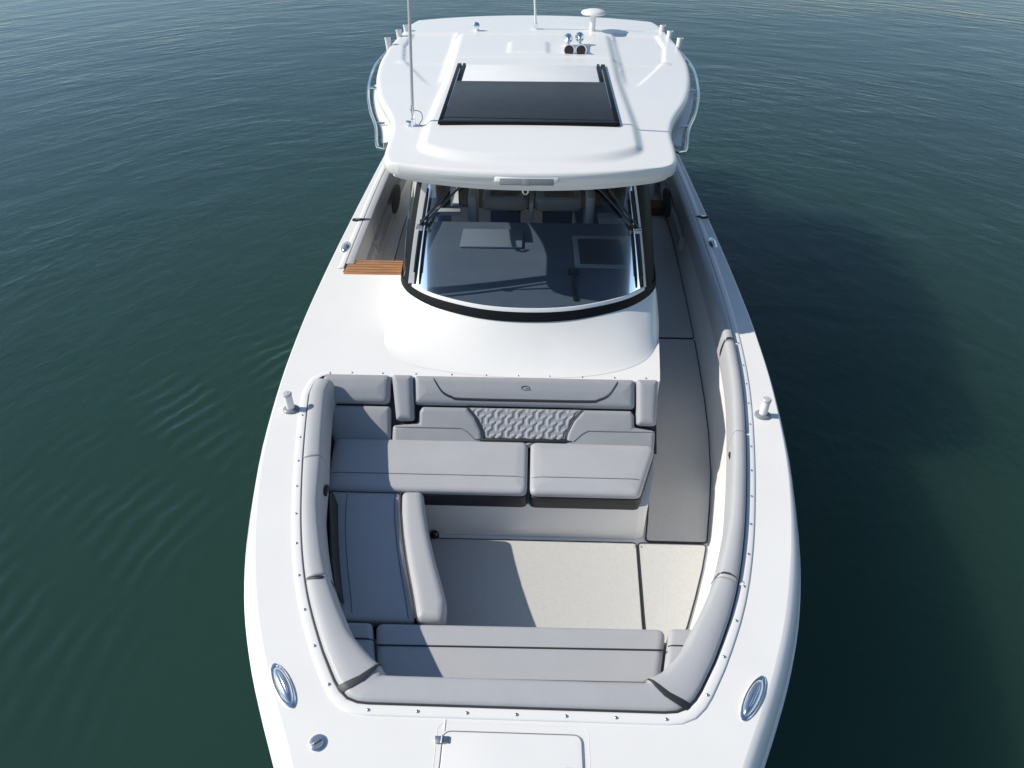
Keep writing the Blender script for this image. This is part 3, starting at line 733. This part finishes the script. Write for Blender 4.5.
# ------------------------------------------------------------------ deck fittings
for x, y in ((-1.835, 4.22), (1.855, 4.27)):
    ct = empty('fender_post', (x, y, DECK), boat)
    MB().lathe((x, y, DECK), [(.062, 0), (.062, .012), (.05, .022), (.03, .024)], 20, sy=.9).build('post_base', GREYP, ct)
    MB().lathe((x, y, DECK + .02), [(.031, 0), (.031, .125), (.029, .13)], 16).build('post', SATIN, ct)
    MB().lathe((x, y, DECK + .15), [(.034, 0), (.035, .012), (.028, .02)], 16).lathe((x, y, DECK + .17), [(.012, 0), (.008, .003)], 10).build('post_cap', mat('pale_grey_plastic', (.48, .48, .48), .35), ct)
def oval_cleat(x, y, a, b, rot, name='pop_up_cleat'):
    o = empty(name, (x, y, DECK), boat)
    MB().lathe((x, y, DECK), [(b, 0), (b, .006), (b * .93, .011), (b * .86, .010), (b * .84, .006)], 40, sx=1, sy=a / b, rotz=rot).build('cleat_rim', CHROME, o)
    MB().lathe((x, y, DECK + .004), [(b * .84, 0), (b * .80, .010), (b * .62, .020), (b * .36, .027), (b * .1, .029)], 40, sx=1, sy=a / b * .98, rotz=rot).build('cleat_cap', CHROME, o)
    d = Vector((-math.sin(rot), math.cos(rot), 0)); n = Vector((d.y, -d.x, 0)); c = Vector((x, y, DECK + .030))
    MB().tube([c - d * a * .62 - Vector((0, 0, .012)), c - d * a * .3 + n * b * .12, c + d * a * .3 + n * b * .12, c + d * a * .62 - Vector((0, 0, .012))], [b * .08, b * .17, b * .17, b * .08], 10).build('cleat_horn', CHROME, o)
oval_cleat(-1.245, 1.955, .15, .043, R(36)); oval_cleat(1.245, 1.965, .15, .042, R(-34))
oval_cleat(-2.0, 6.97, .13, .05, R(2)); oval_cleat(2.02, 7.2, .13, .05, R(-1))
for x, y in ((-2.0, 7.65), (2.03, 7.86)):
    o = empty('side_light', (x, y, DECK), boat); MB().lathe((x, y, DECK), [(.04, 0), (.038, .016), (.025, .022)], 20, sx=1.9, sy=.9, rotz=R(0)).build('light_body', BLACK, o)
    MB().lathe((x, y, DECK + .012), [(.018, 0), (.014, .014)], 14, sx=2.2).build('light_cap', CHROME, o)
o = empty('deck_filler', (-.985, 1.66, DECK), boat)
MB().lathe((-.985, 1.66, DECK), [(.043, 0), (.043, .006), (.036, .010)], 24).build('filler_rim', CHROME, o)
MB().lathe((-.985, 1.66, DECK + .009), [(.03, 0), (.028, .006)], 20).box((-.985, 1.66, DECK + .018), (.045, .008, .008), .002, Matrix.Rotation(R(35), 3, 'Z')).build('filler_cap', BRUSHED, o)
# anchor hatch on the foredeck
hd = empty('anchor_hatch', (0, 1.3, DECK), boat)
lid = [(-.36, 1.735), (.335, 1.735), (.335, .98), (-.36, .98)]
pad_mb(lid, .007, r=.005, corner=.04, crown=.001, z0=DECK).build('hatch_lid', NONSKID, hd, angle=70)
fr = round_poly([(-.395, 1.785), (.37, 1.785), (.37, .93), (-.395, .93)], .05)
MB().tube([(x, y, DECK) for x, y in dens(fr, .05)], .0014, 6, closed=True).build('hatch_seal', GEL, hd)
fr = round_poly([(-.366, 1.741), (.341, 1.741), (.341, .974), (-.366, .974)], .05)
MB().tube([(x, y, DECK + .001) for x, y in dens(fr, .05)], .0026, 6, closed=True).build('hatch_gap', GREYP, hd)
for y in (1.692, 1.05):
    MB().box((-.365, y, DECK + .010), (.075, .036, .010), .004).tube([(-.365, y - .02, DECK + .016), (-.365, y + .02, DECK + .016)], .006, 8).build('hinge', BRUSHED, hd)
MB().lathe((.262, 1.55, DECK + .008), [(.026, 0), (.026, .004), (.018, .007)], 18).box((.262, 1.55, DECK + .016), (.03, .008, .005), .001).build('latch', BRUSHED, hd)
# deck seam lines in the gelcoat
MB().tube([(-.36, 1.74, DECK), (-.36, 1.80, DECK)], .004, 6).build('gel_seam', GEL, boat)
# teak boarding step and dark treads
ts = empty('teak_step', (-1.6, 6.5, DECK), boat)
MB().box((-1.59, 6.53, DECK - .012), (.62, .30, .035), .006).build('step_board', TEAK, ts)
for k in range(5): MB().box((-1.59, 6.42 + k * .055, DECK + .0065), (.58, .004, .003)).build('caulk_line', BROWN, ts)
MB().box((1.57, 9.25, .9), (.5, .26, .12), .01).build('step_tread', BROWN, boat)
MB().box((-1.40, 9.2, .9), (.36, .30, .12), .01).build('step_tread', BROWN, boat)
for s in (-1, 1):
    X = s * (coam_w(9.0) - .137); ax = Matrix.Rotation(R(90), 3, 'Y')
    MB().lathe((X, 9.05, 1.06), [(.22, -.006), (.22, .006), (.15, .012)], 28, ax, sx=.7, sy=1.5).build('mesh_panel', MESHNET, boat)
# black pocket in the side beside the lounge, and a grab latch on each bolster
rows = []
for y in np.linspace(2.72, 3.58, 14):
    X = -(coam_w(y) - .165); rows.append([Vector((X, y, 1.17)), Vector((X + .02, y, 1.14)), Vector((X + .03, y, 1.04)), Vector((X + .06, y, .985))])
MB().grid(rows).build('side_pocket', BLACKV, boat)
for x, y in ((-1.385, 3.44), (1.545, 3.87)):
    MB().box((x, y, 1.325), (.03, .085, .04), .008).build('grab_latch', BLACK, boat)

# ------------------------------------------------------------------ bow sofa
SZ = 1.05
sofa = tag(empty('bow_sofa', (-.2, 4.2, .52)), 'wide grey forward facing sofa with quilted back panel against the console', 'sofa')
# base: pale fascia
base = round_poly([(-1.50, 4.65), (1.09, 4.65), (1.075, 4.2), (.965, 3.76, .06), (.90, 3.745), (-1.50, 3.745)], .01)
mb = MB()
lo = [Vector((x, y, .522)) for x, y in base]; md = [Vector((x * 1.0, y - .012, .56)) for x, y in base]; hi = [Vector((x, y, .90)) for x, y in base]
mb.grid([l + [l[0]] for l in (lo, hi)]); mb.add(hi, [tuple(range(len(hi)))]); mb.build('base', LINER, sofa, angle=35)
cushL = [(-1.50, 3.72), (.035, 3.72), (.035, 4.29), (-1.56, 4.29)]
cushR = [(.052, 3.72), (.885, 3.72), (1.075, 4.28), (.052, 4.29)]
for poly, n_ in ((cushL, 0), (cushR, 1)):
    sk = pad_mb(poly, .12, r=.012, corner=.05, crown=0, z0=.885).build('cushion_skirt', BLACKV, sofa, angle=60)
    c = pad_mb(inset(poly, .002), .07, r=.035, corner=.06, crown=.014, z0=.995).build('seat_cushion', VINYL, sofa, angle=70)
    x0, x1 = poly[0][0] + .02, (poly[1][0] + (.045 if n_ else -.02))
    MB().tube(drape(c, [(x, 3.872, 1.07) for x in np.linspace(x0, x1, 20)], .001), .0038, 6).build('seam', SEAM, c)
# backrest frames: u along X, v up the recline, w outwards
vd = Vector((0, .40, .38)).normalized(); nd = Vector((0, -vd.z, vd.y))
o0 = Vector((0, 4.27, 1.05))
def FB(du=0, dv=0, dw=0): return lambda u, v_, w_: o0 + Vector((u, 0, 0)) + vd * v_ + nd * (w_ - .085)
VT = .545                                      # top of the back along the slope
# backing board, so no gap shows
MB().grid([[o0 + Vector((x, 0, 0)) + vd * v_ - nd * .07 for v_ in (-.06, VT)] for x in (-1.66, 1.09)]).build('back_board', PIPE, sofa)
B1, B2 = .285, .30
pad('back_pad', [(-1.56, -.04), (-1.095, -.04), (-1.115, B1), (-1.69, B1)], .075, VINYL_DIM, sofa, r=.03, corner=.03, F=FB())
pad('head_bolster', [(-1.69, B2), (-1.12, B2), (-1.12, VT), (-1.70, VT)], .10, VINYL_DIM, sofa, r=.045, corner=.05, F=FB())
# pillars
for x0, x1, x2, x3 in ((-1.055, -.905, -.935, -1.11), (.915, 1.075, 1.095, .915)):
    pad('arm_pillar', [(x0, .165), (x1, .165), (x2, VT), (x3, VT)], .12, VINYL_DIM, sofa, r=.04, corner=.03, crown=.004, F=FB())
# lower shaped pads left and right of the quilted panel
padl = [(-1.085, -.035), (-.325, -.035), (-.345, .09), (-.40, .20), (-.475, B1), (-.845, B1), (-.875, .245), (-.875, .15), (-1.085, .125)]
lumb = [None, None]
lumb[0] = pad('lumbar_pad', padl, .085, VINYL_DIM, sofa, r=.03, corner=.03, crown=.004, F=FB())
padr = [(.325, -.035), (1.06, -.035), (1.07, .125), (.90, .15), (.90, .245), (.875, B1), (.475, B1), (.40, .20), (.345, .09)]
lumb[1] = pad('lumbar_pad', padr, .085, VINYL_DIM, sofa, r=.03, corner=.03, crown=.004, F=FB())
# front rolls on those pads
for s, a, b in ((-1, -1.06, -.52), (1, .52, 1.04)):
    P = [(a, .112), (b + (.0), .112), (b + .10 * (-s) * -1 * (1 if s < 0 else -1) * 0, .112)]
    pts = [FB()(x, .112, .088) for x in np.linspace(a, b, 10)]
    if s < 0: pts += [FB()(b + .05, .085, .088), FB()(b + .12, .02, .084)]
    else: pts = [FB()(a - .12, .02, .084), FB()(a - .05, .085, .088)] + pts
    lp = lumb[0 if s < 0 else 1]; MB().tube(drape(lp, pts, .001, -nd), .004, 6).build('seam', SEAM, lp)
# quilted panel with a woven hook pattern pressed into it
def qh(u, v_):
    pu, pv = .084, .105
    best = 9
    for row in range(int(v_ / pv) - 2, int(v_ / pv) + 3):
        for c in range(int(u / pu) - 2, int(u / pu) + 3):
            ox = c * pu; oy = row * pv + (.5 * pv if c % 2 else 0)
            segs = (((.012, .0), (.012, .045)), ((.012, .045), (.045, .068)), ((.045, .068), (.045, .105)), ((.045, .105), (.070, .118)), ((.012, .0), (.036, -.012)))
            for (ax, ay), (bx, by) in segs:
                px, py = u - ox - ax, v_ - oy - ay; dx, dy = bx - ax, by - ay
                t = min(max((px * dx + py * dy) / (dx * dx + dy * dy), 0), 1)
                best = min(best, math.hypot(px - t * dx, py - t * dy))
    return .0068 * (1 - min(best / .017, 1) ** 2)
rows = []
for v_ in np.linspace(-.035, B1, 78):
    hw = interp(v_, [(-.035, .318), (.09, .338), (.20, .393), (B1, .468)]); row = []
    for k in np.linspace(-1, 1, 190):
        u = k * hw; ed = min(1, (1 - abs(k)) * hw / .02, (v_ + .036) / .02, (B1 + .001 - v_) / .02)
        row.append(FB()(u, v_, .07 + (qh(u + 2, v_ + 1)) * ed))
    rows.append(row)
MB().grid(rows).build('quilted_panel', VINYL_DIM, sofa)
for s in (-1, 1):
    MB().tube([FB()(s * a, b, .079) for a, b in ((.322, -.035), (.342, .09), (.397, .20), (.472, B1))], .006, 6).build('panel_piping', PIPE, sofa)
# top roll with a black-edged centre shape
roll = pad('head_bolster', [(-.915, B2), (.905, B2), (.905, VT), (-.93, VT)], .10, VINYL_DIM, sofa, r=.045, corner=.04, F=FB())
pp = [(-.77, VT - .005), (-.745, VT - .05), (-.68, .405), (-.60, .365), (-.52, .352), (0, .350), (.52, .352), (.60, .365), (.68, .405), (.745, VT - .05), (.77, VT - .005)]
P = spline(pp, 70)
def on_roll(u, v_, up): return drape(roll, [FB()(u, v_, .1)], up, -nd)[0]
MB().grid([[on_roll(p[0], p[1] - .011, .002), on_roll(p[0], p[1], .007), on_roll(p[0], p[1] + .011, .002)] for p in P[1:-1]]).build('bolster_piping', BLACKV, roll)
em = MB().tube([FB()(.0 + .034 * math.cos(a), .455 + .017 * math.sin(a), .106) for a in np.linspace(.5, 6.0, 22)], .0045, 6)
em.tube([FB()(.034, .452, .106), FB()(.004, .452, .106)], .004, 6).tube([FB()(.02, .44, .106), FB()(.045, .438, .106)], .004, 6).build('emblem', GREYP, roll)
# black gap strip behind the seat cushions
MB().box((0.0, 4.305, 1.045), (.80, .05, .05), .012).build('cushion_gap', BLACKV, sofa)

# ------------------------------------------------------------------ side lounge
LZ = 1.03
lounge = tag(empty('side_lounge', (-1.0, 3.2, .52)), 'grey chaise lounge seat with raised rolled edge along the left side, half in shade', 'lounge seat')
wallx = lambda y: -(coam_w(max(y, 2)) - .13)
inner = pchip([(2.60, -.66), (2.75, -.70), (3.0, -.775), (3.3, -.855), (3.6, -.915), (3.72, -.93)])
poly = [(inner(y), y) for y in (2.615, 2.75, 2.9, 3.1, 3.3, 3.5, 3.715)] + [(wallx(3.715), 3.715), (wallx(3.3), 3.3), (wallx(2.9), 2.9), (wallx(2.615), 2.615)]
bs = [(x, y) for x, y in poly]
cu = pad('seat_cushion', poly, .10, VINYL, lounge, r=.02, corner=.03, crown=.010, z0=LZ - .10)
outl = pchip([(2.60, -.475), (2.66, -.455), (2.75, -.475), (3.0, -.56), (3.3, -.655), (3.6, -.73), (3.72, -.755)])
rollp = [(inner(y) + .012, y) for y in (2.61, 2.75, 2.9, 3.1, 3.3, 3.5, 3.715)] + [(outl(y), y) for y in (3.715, 3.5, 3.3, 3.1, 2.9, 2.75, 2.61)]
pad('edge_roll', rollp, .135, VINYL, lounge, r=.045, corner=.05, crown=.008, z0=LZ - .10)
MB().tube(drape(cu, [(inner(y) - .04, y, LZ) for y in np.linspace(2.63, 3.70, 20)], .001), .004, 6).build('seam', SEAM, cu)
MB().tube(drape(cu, [(inner(y) - .40, y, LZ) for y in np.linspace(2.66, 3.68, 20)], .001), .0035, 6).build('seam', SEAM, cu)
MB().tube([(inner(y) + .006, y, LZ + .012) for y in np.linspace(2.62, 3.71, 20)], .0055, 6).build('piping', PIPE, cu)
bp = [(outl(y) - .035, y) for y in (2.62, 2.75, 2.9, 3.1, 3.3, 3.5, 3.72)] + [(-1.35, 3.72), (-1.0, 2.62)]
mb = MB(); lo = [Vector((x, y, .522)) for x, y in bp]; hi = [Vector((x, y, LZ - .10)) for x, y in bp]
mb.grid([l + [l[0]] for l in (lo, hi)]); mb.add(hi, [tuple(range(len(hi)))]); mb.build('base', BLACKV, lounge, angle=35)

# ------------------------------------------------------------------ bow bench
bench = tag(empty('bow_bench', (0, 2.3, .52)), 'grey bench cushion across the bow in front of the foredeck hatch', 'bench')
cen = pad('seat_cushion', [(-.80, 2.10), (.81, 2.12), (.93, 2.615), (-.915, 2.60)], .13, VINYL, bench, r=.035, corner=.05, crown=.008, z0=LZ - .13)
le = pad('corner_cushion', [(-1.0, 2.14), (-.815, 2.14), (-.935, 2.60), (-1.16, 2.60)], .13, VINYL, bench, r=.03, corner=.04, crown=.006, z0=LZ - .13)
ri = pad('corner_cushion', [(.83, 2.14), (1.0, 2.14), (1.16, 2.62), (.95, 2.62)], .13, VINYL, bench, r=.03, corner=.04, crown=.006, z0=LZ - .13)
MB().tube(drape(cen, [(x, 2.445 + .012 * x, LZ) for x in np.linspace(-.88, .895, 30)], .001), .0065, 6).build('piping', PIPE, cen)
MB().tube(drape(le, [(x, 2.475, LZ) for x in np.linspace(-1.10, -.905, 8)], .001), .006, 6).build('piping', PIPE, le)
MB().tube(drape(ri, [(x, 2.49, LZ) for x in np.linspace(.925, 1.10, 8)], .001), .005, 6).build('piping', PIPE, ri)
MB().tube(drape(cen, [(x, 2.235 + .012 * x, LZ) for x in np.linspace(-.82, .83, 30)], .001), .0035, 6).build('seam', SEAM, cen)
mb = MB(); bp = [(-1.05, 2.55), (1.08, 2.59), (.85, 2.1), (-.85, 2.1)]
lo = [Vector((x, y, .5)) for x, y in bp]; hi = [Vector((x, y, LZ - .125)) for x, y in bp]; mb.grid([l + [l[0]] for l in (lo, hi)]); mb.add(hi, [(0, 1, 2, 3)]); mb.build('base', LINER, bench, angle=30)

# ------------------------------------------------------------------ woven floor mats
def mat_on(poly, label):
    P = dens(round_poly(poly, .035), .08)
    if area(P) < 0: P = P[::-1]
    Q = inset(P, .006); vs, fs = fill_loops([Q], 0)
    mb = MB(); mb.add([Vector((q.x, q.y, sole_z(q.y) + .012)) for q in vs], fs)
    mb.grid([[Vector((x, y, sole_z(y) + h)) for x, y in l] + [Vector((l[0][0], l[0][1], sole_z(l[0][1]) + h))] for l, h in ((Q, .012), (P, .009), (P, .001))])
    o = mb.build('floor_mat', WEAVE, None, angle=40)
    e = MB().tube([(x, y, sole_z(y) + .006) for x, y in P], .008, 6, closed=True).build('bound_edge', PIPE, o)
    tag(o, label, 'floor mat', 'woven mats on the cockpit floor'); return o
fw = lambda y: coam_w(y) - interp(y, [(2.5, .275), (3, .215), (3.6, .14), (4.6, .105), (6, .115), (9, .115)])
m1 = mat_on([(-.74, 3.695), (-.545, 2.72), (-.53, 2.62), (.868, 2.62), (.875, 2.97), (.908, 3.70)], 'beige woven mat in the bow cockpit between lounge and sofa, partly shaded')
mat_on([(.925, 3.70), (.893, 2.97), (.886, 2.64), (1.02, 2.64), (fw(2.95), 2.95), (fw(3.2), 3.2), (fw(3.45), 3.45), (fw(3.70), 3.70)], 'narrow sunlit mat strip right of the big bow cockpit mat')
mat_on([(.985, 3.72)] + [(fw(y), y) for y in (3.72, 4.1, 4.5, 5.0, 5.5, 6.0, 6.38)] + [(1.29, 6.38), (1.25, 5.6), (1.16, 4.8), (1.10, 4.4), (1.02, 3.9)], 'shaded grey beige mat in the walkway beside the sofa end')
mat_on([(1.29, 6.40)] + [(fw(y), y) for y in (6.40, 7.0, 7.6, 8.3, 9.1)] + [(1.33, 9.1)], 'shaded walkway mat beside the windshield, ending at the dark tread')
mat_on([(-1.31, 6.75), (-1.31, 9.0)] + [(-fw(y) + .16, y) for y in (9.0, 8.3, 7.6, 7.0, 6.75)], 'mat on the left side deck behind the teak step')
for x, y in ((-.72, 3.66), (.89, 3.66), (.94, 3.66)):
    s_ = stud_me.copy(); COL.objects.link(s_); s_.name = 'snap_stud'; s_.location = (x, y, .533); attach(s_, m1)
# small black table socket in the corner of the sole
MB().lathe((-.70, 3.72, .525), [(.035, 0), (.035, .03), (.02, .05)], 16).build('table_socket', BLACK, boat)

# ------------------------------------------------------------------ helm seats
def helm_seat(x, label):
    t = tag(empty('helm_seat', (x, 8.1, .87)), label, 'helm seat', 'helm seats under the hardtop')
    MB().box((x, 8.15, 1.16), (.36, .36, .62), .04).build('pedestal', DARKIN, t)
    pad('seat_cushion', [(x - .27, 7.82), (x + .27, 7.82), (x + .26, 8.35), (x - .26, 8.35)], .16, VINYL, t, r=.05, corner=.09, z0=1.46)
    pad('seat_insert', [(x - .17, 7.88), (x + .17, 7.88), (x + .17, 8.3), (x - .17, 8.3)], .03, BLACKV, t, r=.012, corner=.05, z0=1.612)
    bk = lambda u, v_, w_: Vector((x + u, 8.40 + v_ * .18 - w_, 1.58 + v_))
    pad('backrest', [(-.26, 0), (.26, 0), (.24, .68), (-.24, .68)], .12, VINYL_DIM, t, r=.045, corner=.1, F=bk)
    for s in (-1, 1): MB().box((x + s * .31, 8.15, 1.72), (.06, .42, .06), .02).build('armrest', VINYL_DIM, t)
helm_seat(-.30, 'left grey bolster seat behind the windshield'); helm_seat(.33, 'right grey bolster seat behind the windshield')
MB().box((.70, 8.0, 1.25), (.10, .5, .85), .03).build('seat_module', SATIN, boat)
MB().box((-.68, 8.0, 1.40), (.10, .4, .5), .03).build('seat_module', SATIN, boat)
MB().box((.015, 8.0, 1.40), (.05, .4, .35), .015).build('seat_module', SATIN, boat)
MB().box((1.50, 10.1, 1.10), (.5, .9, .6), .06).build('aft_locker', SATIN, boat)
MB().box((0, 11.0, 1.2), (2.0, .6, .8), .08).build('aft_seat_back', VINYL_DIM, boat)
